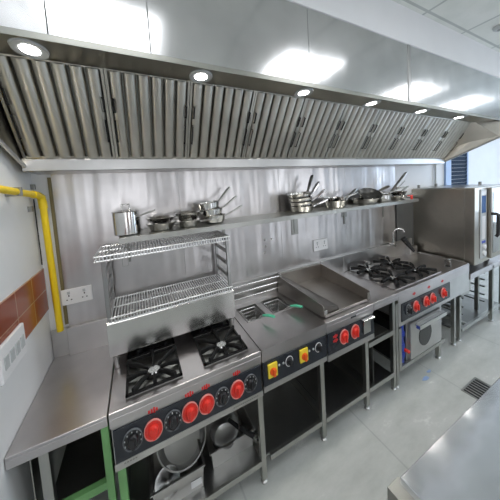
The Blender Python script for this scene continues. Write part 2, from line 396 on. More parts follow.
# yellow gas pipe
pipe = thing('gas_pipe', 'yellow painted gas pipe bending down in the left corner', 'pipe', .06, .05, 1.085)
bm = bmesh.new()
pts = [(.04, 1.2, 2.03), (.04, .14, 1.957), (.045, .09, 1.953), (.052, .062, 1.94), (.054, .05, 1.905), (.062, .05, 1.086)]
tube(bm, [V(*p) for p in pts], .0175, 14); obj('pipe', bm, 'yellow', pipe, True)
rod('elbow', 'yellow', pipe, [(.041, .15, 1.958), (.045, .09, 1.953), (.052, .06, 1.94), (.054, .05, 1.90), (.054, .05, 1.87)], .021, 14)
for p in ((.35, 1.972), (.75, 1.999)):
    box('clamp', 'dark', pipe, .001, .062, p[0] - .01, p[0] + .01, p[1] - .022, p[1] + .022)
cb = rod('cable', 'black', None, [(.006, .02, 1.93), (.006, .02, 1.75), (.006, .018, 1.6), (.006, .02, 1.52)], .003, 6); tag(cb, 'thin dark cable running down the left wall corner beside the yellow pipe', 'cable')
for (w, z, n) in ((.02, 2.0, 'above'), (.10, 1.87, 'below')):
    b = box('wall_bracket', 'dark', None, 0.0, .02, w - .01, w + .012, z - .012, z + .02); tag(b, 'small dark bracket on the left wall %s the yellow pipe' % n, 'bracket')
cb = rod('conduit', 'offwhite', None, [(4.52, .012, 1.2), (4.52, .012, 2.4)], .012, 8); tag(cb, 'thin vertical pipe on the white wall behind the oven', 'pipe')

# ------------------------------------------------------------------ side counter (left)
H, D = .90, .666
def upstand(name, mat, parent, x0, x1, w=.04, zt=1.088): return box(name, mat, parent, x0, x1, .003, w, .86, zt, bevel=.003)
def legs(parent, xs, ws, z1, s=.034, mat='leg', z0=.03):
    for x in xs:
        for w in ws:
            l = box('leg', mat, parent, x - s / 2, x + s / 2, w - s / 2, w + s / 2, z0, z1)
            bm = bmesh.new(); lathe(bm, [(0, 0), (s * .62, 0), (s * .62, .008), (s * .35, .014), (s * .35, z0 + .004), (0, z0 + .004)], 14, Matrix.Translation(V(x, w, 0)))
            obj('foot', bm, 'steel', l, True)
sc = thing('side_counter', 'low steel side counter against the left wall, next to the two burner range', 'counter', .18, .33, 0)
box('worktop', 'top', sc, (.003, .352, .005, .666, .885, .9), (.003, .352, .650, .666, .847, .885), bevel=.003)
box('upstand', 'steel', sc, (.003, .088, .003, .012, .9, 1.084), (.088, .352, .003, .040, .9, 1.084), bevel=.003)
legs(sc, (.117,), (.645, .10), .885, .034, 'leg'); legs(sc, (.336,), (.645, .10), .885, .030, 'greenfilm')
box('end_panel', 'leg', sc, .06, .065, .12, .63, .3, .885)
box('cross_rail', 'greenfilm', sc, .134, .321, .63, .66, .535, .572)
box('shelf', 'dark', sc, .10, .35, .05, .63, .545, .56)
box('rear_panel', 'leg', sc, .08, .35, .02, .035, .3, .885)

# ------------------------------------------------------------------ parts shared by the cooking units
def make_knob(parent, x, z, red=True, r=.044, w=D + .004):
    """control knob on a front panel, facing the cook; bezel ring and grip"""
    k = bpy.data.objects.new('knob', None)
    mt = Matrix.Translation(V(x, w, z)) @ Matrix.Rotation(PI / 2, 4, 'X') @ Matrix.Scale(1.28, 4, (0, 1, 0))
    bm = bmesh.new(); lathe(bm, [(0, 0), (r * .93, 0), (r * .93, .004), (r * .62, .006), (0, .006)], 28, mt)
    kn = obj('knob', bm, 'knobred' if red else 'knobblack', parent, True)
    bm = bmesh.new(); lathe(bm, [(r * .90, 0), (r, 0), (r, .008), (r * .94, .009), (r * .90, .004)], 28, mt)
    obj('bezel', bm, 'redbezel' if red else 'blackbezel', kn, True)
    bm = bmesh.new(); lathe(bm, [(r * .56, .004), (r * .54, .018), (r * .44, .024), (0, .024)], 20, mt)
    bx(bm, x - r * .13, x + r * .13, w + .020, w + .036, z - r * .62, z + r * .60)
    g = obj('grip', bm, 'knobred' if red else 'knobblack', kn, True)
    bm = bmesh.new()
    for a in range(7):
        t = math.radians(200 - a * 36); c = Vector((math.cos(t) * r * .82, 0, math.sin(t) * r * 1.0))
        bx(bm, x + c.x - .0022, x + c.x + .0022, w + .009, w + .0105, z + c.z - .004, z + c.z + .004)
    obj('dial_marks', bm, 'offwhite' if not red else 'red', kn)
    return kn
def pan_support(parent, x0, x1, w0, w1, z=.9, arms=8, well='well', fr=True):
    cx, cw = (x0 + x1) / 2, (w0 + w1) / 2; rx, rw = (x1 - x0) / 2, (w1 - w0) / 2
    off = .035 if fr else 0
    if well:
        b = box('burner_well', well, parent, (x0, x1, w0, w1, z, z + .003), bevel=0)
    cw += off; bm = bmesh.new(); mt = Matrix.Translation(V(cx, cw, z + .003))
    lathe(bm, [(0, .0), (.052, .0), (.050, .012), (.034, .016), (0, .016)], 24, mt); bu = obj('burner', bm, 'iron', parent, True)
    bm = bmesh.new(); lathe(bm, [(0, .016), (.033, .016), (.030, .023), (0, .023)], 18, mt); obj('burner_cap', bm, 'wire', bu, True)
    bm = bmesh.new()
    t = .0078 if fr else .0105
    for i in range(arms):
        a = 2 * PI * (i + (.5 if arms == 4 else 0)) / arms
        dx, dw = math.cos(a), math.sin(a)
        L = min(rx / max(1e-6, abs(dx)), (rw - off * (1 if dw > 0 else -1)) / max(1e-6, abs(dw))) * (.97)
        p0 = V(cx + dx * .035, cw + dw * .035, z + .030); p1 = V(cx + dx * L * .6, cw + dw * L * .6, z + .040); p2 = V(cx + dx * L, cw + dw * L, z + .034)
        s = Vector((-dw, -dx, 0)).normalized() * t
        # tapering bar with a rounded back
        rings = []
        for p, h, k in ((p0, .012, .6), (p1, .020, 1.0), (p2, .026, 1.15)):
            rings.append([bm.verts.new(q) for q in (p - s * k - Vector((0, 0, h)), p - s * k, p - s * k * .5 + Vector((0, 0, .005)), p + s * k * .5 + Vector((0, 0, .005)), p + s * k, p + s * k - Vector((0, 0, h)))])
        for A, B in zip(rings, rings[1:]):
            for j in range(6): bm.faces.new((A[j], A[(j + 1) % 6], B[(j + 1) % 6], B[j]))
        bm.faces.new(rings[0]); bm.faces.new(rings[-1][::-1])
    if fr:
        for q in ((x0, x1, w0, w0 + .012), (x0, x1, w1 - .012, w1), (x0, x0 + .012, w0, w1), (x1 - .012, x1, w0, w1)): bx(bm, *q, z + .004, z + .016)
    obj('pan_support', bm, 'iron', parent)
def front_lip(parent, x0, x1, zt=.9, zb=.835, name='worktop', rear=.04, mat='top', z_under=.87):
    """top sheet with folded front edge"""
    return box(name, mat, parent, (x0, x1, rear, D, z_under, zt), (x0, x1, D - .02, D, zb, z_under), bevel=.003)
def marks(parent, xs, z=.842, mat='red', w=D + .0005):
    for x in xs:
        bm = bmesh.new()
        for k in range(4):
            h = .008 + .007 * ((k * 7) % 3) / 2
            bx(bm, x - .024 + k * .012, x - .015 + k * .012, w, w + .0008, z - h, z + h)
        obj('printed_mark', bm, mat, parent)

# ------------------------------------------------------------------ two burner (front) range
rg = thing('cooking_range', 'two burner gas range with eight red and black knobs beside the side counter', 'range', .765, .333, 0)
front_lip(rg, .357, 1.168, zb=.825)
box('body', 'steel', rg, (.362, 1.163, .64, .662, .60, .825), (.362, 1.163, .04, .06, .60, .87), (.362, .368, .06, .64, .60, .87), (1.157, 1.163, .06, .64, .60, .87), (.368, 1.157, .06, .64, .60, .61))
box('upstand', 'steel', rg, .357, 1.168, .003, .04, .86, 1.09, bevel=.003)
box('lower_apron', 'steel', rg, .360, 1.165, .655, .668, .603, .640)
box('control_panel', 'panel', rg, .366, 1.160, .660, D + .003, .643, .812)
for i, x in enumerate((.446, .538, .632, .720, .811, .902, .995, 1.081)):
    make_knob(rg, x, .732, red=i in (1, 3, 4, 6), r=.044)
marks(rg, (.545, .725, .815, 1.0), .828)
bm = bmesh.new()
for k in range(5): bx(bm, .40 + k * .012, .408 + k * .012, D + .0025, D + .0035, .625, .631)
obj('maker_mark', bm, 'dark', rg)
bm = bmesh.new()
for k in range(14): bx(bm, .965 + k * .012, .973 + k * .012, D + .0025, D + .0035, .620, .627)
obj('maker_mark', bm, 'dark', rg)
pan_support(rg, .427, .705, .325, .610); pan_support(rg, .827, 1.104, .325, .610)
pan_support(rg, .427, .705, .055, .30); pan_support(rg, .827, 1.104, .055, .30)
for x, m in ((.385, 'greenfilm'), (1.145, 'leg')): legs(rg, (x,), (.645, .08), .60, .034, m)
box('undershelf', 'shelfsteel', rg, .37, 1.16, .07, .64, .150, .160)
box('front_rail', 'leg', rg, .402, 1.128, .645, .666, .135, .170); box('side_rail', 'leg', rg, 1.13, 1.16, .10, .62, .135, .165)
box('rear_panel', 'shelfsteel', rg, .37, 1.16, .03, .035, .17, .60); box('divider', 'dark', rg, .372, .378, .08, .62, .17, .60)

# ------------------------------------------------------------------ wire rack / grill unit above the range
rk = thing('plate_rack', 'steel grill unit with two wire racks standing behind the range burners', 'rack', .74, .18, .9)
bm = bmesh.new(); prism(bm, [(.045, 1.19), (.34, 1.19), (.352, 1.18), (.352, .985), (.34, .975), (.045, .975)], .345, 1.130); obj('body', bm, 'mirror', rk, bevel=.003)
for x in (.375, 1.10):
    for w in (.07, .33):
        rod('foot', 'steel', rk, [(x, w, .9035), (x, w, .98)], .016, 10)
def wire_rack(z, x0, x1, w0, w1, name='wire_rack', n=46):
    bm = bmesh.new()
    for w in (w0, (w0 + w1) / 2, w1): tube(bm, [V(x0, w, z), V(x1, w, z)], .0055, 6)
    for x in (x0, x1): tube(bm, [V(x, w0, z), V(x, w1, z)], .0055, 6)
    tube(bm, [V(x0, w1, z - .026), V(x1, w1, z - .026)], .005, 6)
    tube(bm, [V(x0, w0, z - .026), V(x0, w1, z - .026)], .004, 6); tube(bm, [V(x1, w0, z - .026), V(x1, w1, z - .026)], .004, 6)
    for k in range(n):
        x = x0 + (x1 - x0) * (k + .5) / n
        tube(bm, [V(x, w0, z + .005), V(x, w1 - .004, z + .005), V(x, w1 + .004, z), V(x, w1 + .004, z - .026)], .0038, 5)
    return obj(name, bm, 'rackwire', rk)
wire_rack(1.583, .322, 1.122, .05, .352); wire_rack(1.212, .365, 1.122, .05, .345)
for x in (.362, 1.108):
    for w in (.062, .335):
        box('post', 'post', rk, x - .011, x + .011, w - .011, w + .011, 1.19, 1.58)
    for z in (1.29, 1.38, 1.47, 1.555): box('side_rung', 'post', rk, x - .007, x + .007, .073, .324, z - .012, z + .012)
box('hook', 'leg', rk, (.455, .459, .335, .34, 1.50, 1.555), (.485, .489, .335, .34, 1.50, 1.555), (.455, .489, .335, .34, 1.50, 1.504))

# ------------------------------------------------------------------ double fryer
fr = thing('deep_fryer', 'double basin steel fryer unit with yellow isolator switches on its black panel', 'fryer', 1.44, .333, 0)
fx0_, fx1_ = 1.172, 1.706
# top sheet with two openings
b1, b2 = (1.225, 1.405, .11, .345), (1.455, 1.640, .11, .345)
box('worktop', 'top', fr, (fx0_, fx1_, .345, D, .87, .9), (fx0_, fx1_, .04, .11, .87, .9), (fx0_, b1[0], .11, .345, .87, .9), (b1[1], b2[0], .11, .345, .87, .9), (b2[1], fx1_, .11, .345, .87, .9),
    (fx0_, fx1_, D - .02, D, .825, .87), bevel=0)
for q in (b1, b2):
    box('basin', 'steel', fr, (q[0] + .001, q[1] - .001, q[2] + .001, q[3] - .001, .69, .70), (q[0] + .001, q[0] + .006, q[2] + .001, q[3] - .001, .70, .905), (q[1] - .006, q[1] - .001, q[2] + .001, q[3] - .001, .70, .905),
        (q[0] + .006, q[1] - .006, q[2] + .001, q[2] + .006, .70, .905), (q[0] + .006, q[1] - .006, q[3] - .006, q[3] - .001, .70, .905), bevel=0)
    for z in (.78,): box('heating_element', 'dark', fr, *[(q[0] + .03 + k * .03, q[0] + .036 + k * .03, q[2] + .03, q[3] - .03, z, z + .008) for k in range(5)], bevel=0)
box('upstand', 'steel', fr, fx0_, fx1_, .003, .04, .86, 1.09, bevel=.003)
for z in (1.075, 1.02, .965): rod('hanging_rail', 'wire', fr, [(1.20, .05, z), (1.20, .075, z), (1.70, .075, z), (1.70, .05, z)], .005, 6)
box('rail_bracket', 'steel', fr, 1.688, 1.702, .04, .09, .93, 1.09)
box('body', 'steel', fr, (fx0_ + .004, fx1_ - .004, .64, .662, .62, .825), (fx0_ + .004, fx0_ + .010, .05, .64, .62, .87), (fx1_ - .010, fx1_ - .004, .05, .64, .62, .87), (fx0_ + .01, fx1_ - .01, .05, .64, .60, .62))
box('lower_apron', 'steel', fr, fx0_ + .002, fx1_ - .002, .655, .668, .615, .652)
box('control_panel', 'panel', fr, fx0_ + .004, fx1_ - .004, .660, D + .003, .655, .812)
def isolator(x, z):
    p = box('isolator_switch', 'switchyellow', fr, x - .034, x + .034, D + .003, D + .016, z - .046, z + .046, bevel=.003)
    bm = bmesh.new(); mt = Matrix.Translation(V(x, D + .016, z - .004)) @ Matrix.Rotation(PI / 2, 4, 'X')
    lathe(bm, [(0, 0), (.024, 0), (.023, .008), (0, .008)], 20, mt); bx(bm, x - .007, x + .007, D + .02, D + .040, z - .026, z + .020)
    obj('switch_knob', bm, 'orange', p, True)
def dial(x, z):
    mt = Matrix.Translation(V(x, D + .003, z)) @ Matrix.Rotation(PI / 2, 4, 'X') @ Matrix.Scale(1.2, 4, (0, 1, 0))
    bm = bmesh.new(); lathe(bm, [(.026, 0), (.030, .0), (.030, .003), (.026, .003)], 28, mt); r = obj('thermostat_dial', bm, 'white', fr, True)
    bm = bmesh.new(); lathe(bm, [(0, 0), (.021, 0), (.018, .020), (0, .020)], 20, mt); bx(bm, x - .005, x + .005, D + .02, D + .03, z - .018, z + .02); obj('knob', bm, 'knobblack', r, True)
for x in (1.239, 1.488): isolator(x, .75)
for x in (1.371, 1.623): dial(x, .752)
for x in (1.292, 1.325, 1.541, 1.577):
    bm = bmesh.new(); lathe(bm, [(0, .006), (.006, .005), (.008, 0), (0, 0)], 12, Matrix.Translation(V(x, D + .003, .757)) @ Matrix.Rotation(PI / 2, 4, 'X')); obj('indicator_lamp', bm, 'offwhite', fr, True)
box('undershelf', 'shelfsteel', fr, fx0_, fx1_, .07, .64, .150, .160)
box('front_rail', 'leg', fr, 1.195, 1.632, .645, .666, .135, .170)
legs(fr, (1.655,), (.645, .08), .62, .036); legs(fr, (1.190,), (.08,), .62, .03)
box('rear_panel', 'shelfsteel', fr, fx0_, fx1_, .03, .035, .17, .62); box('side_rail', 'leg', fr, 1.645, 1.675, .10, .62, .135, .165)
def basket(q, hx, label):
    t = thing('fryer_basket', label, 'fryer basket', (q[0] + q[1]) / 2, .24, .75, 'fryer baskets')
    x0, x1, w0, w1 = q[0] + .02, q[1] - .02, q[2] + .03, q[3] - .02; z0, z1 = .80, .893
    bm = bmesh.new()
    for z in (z0, z0 + .03, z0 + .06, z1): tube(bm, [V(x0, w0, z), V(x1, w0, z), V(x1, w1, z), V(x0, w1, z), V(x0, w0, z)], .0022 if z < z1 else .004, 5)
    for k in range(9):
        x = x0 + (x1 - x0) * k / 8; tube(bm, [V(x, w0, z1), V(x, w0, z0), V(x, w1, z0), V(x, w1, z1)], .0018, 4)
    for k in range(11):
        w = w0 + (w1 - w0) * k / 10; tube(bm, [V(x0, w, z1), V(x0, w, z0), V(x1, w, z0), V(x1, w, z1)], .0018, 4)
    obj('mesh_basket', bm, 'wire', t)
    rod('handle_rod', 'wire', t, [(hx - .02, w1, z1), (hx - .015, w1 + .03, .93), (hx, w1 + .07, .945)], .005, 8)
    rod('grip', 'greengrip', t, [(hx - .005, w1 + .055, .942), (hx + .02, w1 + .10, .955), (hx + .045, w1 + .145, .958)], [.008, .011, .010], 10)
basket(b1, 1.345, 'wire fryer basket with green handle in the left basin'); basket(b2, 1.60, 'wire fryer basket with green handle in the right basin')

# ------------------------------------------------------------------ griddle
gd = thing('griddle', 'steel griddle unit with raised splash walls and two red knobs', 'griddle', 1.97, .333, 0)
gx0, gx1 = 1.710, 2.226
front_lip(gd, gx0, gx1, zb=.825)
box('upstand', 'steel', gd, gx0, gx1, .003, .04, .86, 1.09, bevel=.003)
bm = bmesh.new()
def slab(pts, dx):
    A = [bm.verts.new(V(*p)) for p in pts]; B = [bm.verts.new(V(p[0] + dx, p[1], p[2])) for p in pts]
    bm.faces.new(A); bm.faces.new(B[::-1])
    for i in range(len(A)): bm.faces.new((A[i], B[i], B[(i + 1) % len(A)], A[(i + 1) % len(A)]))
slab([(1.680, .045, .905), (1.735, .60, .905), (1.735, .615, .915), (1.735, .615, .985), (1.735, .60, .998), (1.680, .045, 1.072)], .007)
slab([(2.215, .045, .905), (2.215, .625, .905), (2.215, .640, .925), (2.215, .640, 1.000), (2.215, .045, 1.075)], .007)
bx(bm, 1.684, 2.220, .041, .049, .905, 1.075)
prism(bm, [(.05, .908), (.60, .908), (.60, .916), (.05, .935)], 1.744, 2.214)
bx(bm, 1.744, 2.216, .612, .620, .905, .926); bx(bm, 2.195, 2.214, .628, .640, .93, .985)
obj('splash_tray', bm, 'plate', gd, bevel=.0015)
bm = bmesh.new()
P = [(1.690, .052, 1.066), (1.743, .605, .994), (1.89, .605, .955), (1.80, .052, 1.015), (1.690, .052, .936), (1.743, .605, .917), (1.90, .605, .917), (1.80, .052, .936)]
A = [bm.verts.new(V(*p)) for p in P]
for q in ((0, 1, 2, 3), (4, 5, 6, 7), (0, 1, 5, 4), (1, 2, 6, 5), (2, 3, 7, 6), (3, 0, 4, 7)): bm.faces.new([A[i] for i in q])
obj('grease_chute', bm, 'chute', gd)
box('tray_lug', 'pan', gd, 1.738, 1.765, .612, .622, .93, .965)
box('body', 'steel', gd, (gx0 + .004, gx1 - .004, .64, .662, .62, .825), (gx0 + .004, gx0 + .010, .05, .64, .62, .87), (gx1 - .010, gx1 - .004, .05, .64, .62, .87), (gx0 + .01, gx1 - .01, .05, .64, .60, .62))
box('lower_apron', 'steel', gd, gx0 + .002, gx1 - .002, .655, .668, .60, .645)
box('control_panel', 'panel', gd, gx0 + .004, gx1 - .004, .660, D + .003, .648, .812)
for x in (1.875, 1.995): make_knob(gd, x, .742, True, .045)
marks(gd, (1.79,), .742, 'red', D + .0035); marks(gd, (1.79,), .775, 'red', D + .0035)
box('gas_valve_box', 'pan', gd, (2.085, 2.165, D + .003, D + .018, .69, .80), (2.07, 2.20, D + .003, D + .035, .80, .815), bevel=.002)
box('vent_slot', 'black', gd, 1.96, 2.02, D - .001, D + .001, .855, .868, bevel=0)
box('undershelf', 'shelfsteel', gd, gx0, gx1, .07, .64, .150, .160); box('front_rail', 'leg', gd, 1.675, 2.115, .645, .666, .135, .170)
legs(gd, (2.137,), (.645, .08), .60, .036)
box('rear_panel', 'shelfsteel', gd, gx0, gx1, .03, .035, .17, .60); box('side_rail', 'leg', gd, 2.125, 2.15, .10, .62, .135, .165)

# ------------------------------------------------------------------ open cabinet
oc = thing('open_cabinet', 'narrow open steel cabinet with a middle shelf, right of the griddle', 'cabinet', 2.4, .333, 0)
ox0, ox1 = 2.230, 2.558
front_lip(oc, ox0, ox1, zb=.835)
box('upstand', 'steel', oc, ox0, ox1, .003, .04, .86, 1.09, bevel=.003)
legs(oc, (2.500,), (.645, .08), .87, .034)
box('middle_shelf', 'leg', oc, (ox0, 2.48, .10, .625, .555, .562), (2.16, 2.483, .645, .666, .535, .575))
box('lower_shelf', 'shelfsteel', oc, (ox0, 2.48, .06, .64, .150, .160)); box('front_rail', 'leg', oc, 2.156, 2.483, .645, .666, .140, .178)
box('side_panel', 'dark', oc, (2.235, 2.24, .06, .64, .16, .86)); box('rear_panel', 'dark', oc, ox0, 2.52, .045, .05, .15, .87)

# ------------------------------------------------------------------ four burner range with oven
r4 = thing('oven_range', 'four burner gas range with a small oven below and three red knobs', 'range', 3.2, .333, 0)
qx0, qx1 = 2.560, 3.885
front_lip(r4, qx0, qx1, zb=.80)
box('upstand', 'steel', r4, (qx0, 3.86, .003, .04, .86, 1.09), (3.70, 3.86, .003, .11, .90, 1.0), bevel=.003)
box('side_upstand', 'steel', r4, 3.870, 3.885, .04, .62, .9, .912)
box('apron', 'steel', r4, (qx0, 3.885, .645, .664, .575, .80), (3.879, 3.885, .05, .645, .65, .87), bevel=.002)
box('control_panel', 'panel', r4, 2.600, 3.450, .660, D + .003, .615, .785)
for x, c in ((2.700, False), (2.815, True), (2.985, True), (3.100, True), (3.305, True)): make_knob(r4, x, .705, c, .043)
marks(r4, (2.80, 3.05, 3.30), .83)
box('hob_plate', 'top', r4, 2.585, 3.365, .045, .625, .9, .906, bevel=.002)
for (a, b, c, d) in ((2.60, 2.965, .05, .325), (2.985, 3.35, .05, .325), (2.60, 2.965, .335, .615), (2.985, 3.35, .335, .615)): pan_support(r4, a, b, c, d, .906, 8, None, False)
box('oven_housing', 'steel', r4, (2.705, 3.335, .06, .64, .185, .56)); 
dr = box('oven_door', 'steel', r4, 2.735, 3.270, .640, .668, .195, .550, bevel=.004)
bm = bmesh.new(); lathe(bm, [(0, 0), (.115, 0), (.115, .003), (0, .003)], 36, Matrix.Translation(V(2.975, .668, .375)) @ Matrix.Rotation(PI / 2, 4, 'X') @ Matrix.Scale(.95, 4, (1, 0, 0))); obj('window', bm, 'enamel', dr)
box('door_handle', 'pan', dr, (2.80, 2.83, .668, .705, .515, .535), (3.20, 3.23, .668, .705, .515, .535), (2.78, 3.25, .69, .73, .508, .545))
box('valve_recess', 'black', r4, 2.60, 2.70, .05, .60, .185, .56)
gp = rod('gas_supply_pipe', 'blue', r4, [(2.655, .625, .19), (2.655, .63, .35), (2.64, .63, .42), (2.655, .625, .55)], .022, 10)
for z in (.27, .36, .47): rod('coupling', 'blue', gp, [(2.653, .628, z - .018), (2.653, .628, z + .018)], .032, 6)
rod('red_valve_handle', 'knobred', gp, [(2.665, .63, .315), (2.675, .668, .312), (2.69, .675, .30)], .016, 8)
box('bottom_rail', 'leg', r4, (2.56, 3.34, .640, .666, .150, .185), (2.56, 2.60, .64, .666, .185, .56), (2.60, 3.34, .05, .64, .165, .18))
legs(r4, (2.540,), (.648, .08), .80, .030); legs(r4, (3.245,), (.648, .08), .185, .04); legs(r4, (3.605,), (.630, .08), .60, .036)
for z in (.44, .33, .20): box('tray_runner', 'dark', r4, 3.56, 3.59, .08, .62, z, z + .02)
box('rear_panel', 'dark', r4, 2.56, 3.34, .03, .035, .15, .56)

# glass jar and black lever on the right corner
t = thing('glass_jar', 'small clear glass jar on the right front corner of the counter', 'jar', 3.60, .58, .9)
bm = bmesh.new(); lathe(bm, [(0, 0), (.028, 0), (.030, .01), (.030, .06), (.024, .07), (.024, .08), (.021, .08), (.027, .058), (.027, .012), (0, .008)], 20, Matrix.Translation(V(3.60, .58, .9))); obj('jar_body', bm, 'glass', t, True)
bm = bmesh.new(); lathe(bm, [(0, .08), (.027, .08), (.027, .092), (0, .092)], 20, Matrix.Translation(V(3.60, .58, .9))); obj('lid', bm, 'pan', t, True)
# faucet
t = thing('faucet', 'curved chrome pot filler tap at the back corner of the four burner range', 'tap', 3.42, .08, 1.0)
bm = bmesh.new(); tube(bm, [V(3.40, .075, 1.09), V(3.40, .075, 1.24), V(3.415, .09, 1.275), V(3.45, .11, 1.29), V(3.49, .14, 1.275), V(3.50, .15, 1.24)], .012, 10); obj('spout', bm, 'pan', t, True)
rod('base', 'pan', t, [(3.40, .03, 1.08), (3.40, .10, 1.08)], .022, 10)
bm = bmesh.new(); tube(bm, [V(3.51, .13, 1.16), V(3.54, .16, 1.10), V(3.62, .20, .985)], [.035, .03, .016], 10); obj('hose_sleeve', bm, 'black', t, True)

# ------------------------------------------------------------------ combi oven and its stand
sd = thing('oven_stand', 'open steel stand with tray runners under the large combi oven', 'stand', 4.2, .35, 0)
box('stand_top', 'top', sd, (3.895, 4.95, .03, .675, .745, .768), (3.895, 4.95, .655, .675, .70, .745), bevel=.003)
for (x, w, z) in ((3.735, .625, .56), (4.50, .655, .745), (4.42, .54, .745), (3.93, .10, .745), (4.85, .645, .745), (4.85, .10, .745)): legs(sd, (x,), (w,), z, .04)
box('upper_rail', 'leg', sd, (3.715, 3.95, .605, .645, .525, .56), (3.92, 3.96, .61, .65, .56, .745))
box('bottom_rail', 'leg', sd, (3.755, 4.87, .625, .655, .11, .145), (3.91, 3.95, .12, .62, .11, .145))
box('bottom_shelf', 'dark', sd, 3.95, 4.85, .10, .62, .12, .13)
for x in (3.90, 4.46):
    for z in (.62, .53, .44, .33, .24): box('tray_runner', 'dark', sd, x, x + .03, .12, .60, z, z + .018)
ov = thing('combi_oven', 'large combi oven with a plain steel side standing on the steel stand', 'oven', 4.3, .35, .768)
ox, oz0, oz1 = 3.935, .868, 1.755
box('body', 'oven', ov, (ox, 4.85, .0, .60, oz0, oz1), bevel=.006)
box('front_frame', 'oven', ov, (ox - .002, 4.85, .602, .695, oz0 - .004, oz1 + .006), bevel=.006)
box('top_trim', 'steel', ov, (ox, 4.85, .02, .60, oz1, oz1 + .012), bevel=.002)
pn = box('control_panel', 'offwhite', ov, 4.055, 4.215, .695, .703, .92, 1.735, bevel=.003)
box('display', 'display', pn, 4.085, 4.185, .703, .705, 1.46, 1.66, bevel=0)
box('keypad', 'white', pn, [4.075, 4.195, .703, .705, 1.67, 1.72], (4.095, 4.175, .703, .705, 1.15, 1.42), bevel=0)
for z in (1.06, .98):
    bm = bmesh.new(); lathe(bm, [(0, .022), (.030, .020), (.034, 0), (0, 0)], 24, Matrix.Translation(V(4.135, .703, z)) @ Matrix.Rotation(PI / 2, 4, 'X')); obj('knob', bm, 'white', pn, True)
box('badge', 'blue', pn, 4.09, 4.18, .703, .705, 1.10, 1.13, bevel=0)
dr = box('door', 'oven', ov, (4.25, 4.86, .697, .735, .90, 1.745), bevel=.006)
box('door_glass', 'doorglass', dr, 4.285, 4.80, .735, .739, .96, 1.69, bevel=.001)
rod('door_handle', 'black', dr, [(4.245, .735, 1.44), (4.25, .775, 1.44), (4.262, .79, 1.43), (4.262, .79, 1.38), (4.262, .79, 1.20), (4.255, .775, 1.17)], .018, 10)
for x in (4.01, 4.62):
    for w in (.10, .56):
        bm = bmesh.new(); lathe(bm, [(0, 0), (.035, 0), (.035, .012), (.024, .02), (.024, .10), (0, .10)], 16, Matrix.Translation(V(x, w, .768))); obj('foot', bm, 'black', ov, True)
for x, w in ((4.02, .05), (4.35, .10), (4.6, .5)):
    rod('vent_stub', 'dark', ov, [(x, w, oz1 + .01), (x, w, oz1 + .055)], .018, 10)
# things under the oven
t = thing('black_tray', 'black trays stored under the combi oven on the stand', 'tray', 4.3, .4, .768)
box('tray_body', 'black', t, (3.95, 4.57, .14, .50, .769, .845), bevel=.004)

# ------------------------------------------------------------------ wall shelf
sh = thing('wall_shelf', 'long narrow steel wall shelf carrying pans under the hood', 'shelf', 2.0, .0, 1.63)
box('shelf_board', 'leg', sh, (.445, 3.56, .003, .300, 1.655, 1.664), (.445, 3.56, .292, .300, 1.628, 1.655), bevel=.0015)
for x in (.47, 1.19, 1.93, 2.62, 3.30):
    bm = bmesh.new(); prism(bm, [(.003, 1.44), (.012, 1.44), (.012, 1.62), (.26, 1.645), (.26, 1.655), (.003, 1.655)], x, x + .02)
    if x in (1.93, 2.62): bx(bm, x - .03, x + .05, .003, .008, 1.42 if x < 2 else 1.52, 1.655)
    obj('bracket', bm, 'dark', sh)
SZ = 1.6645

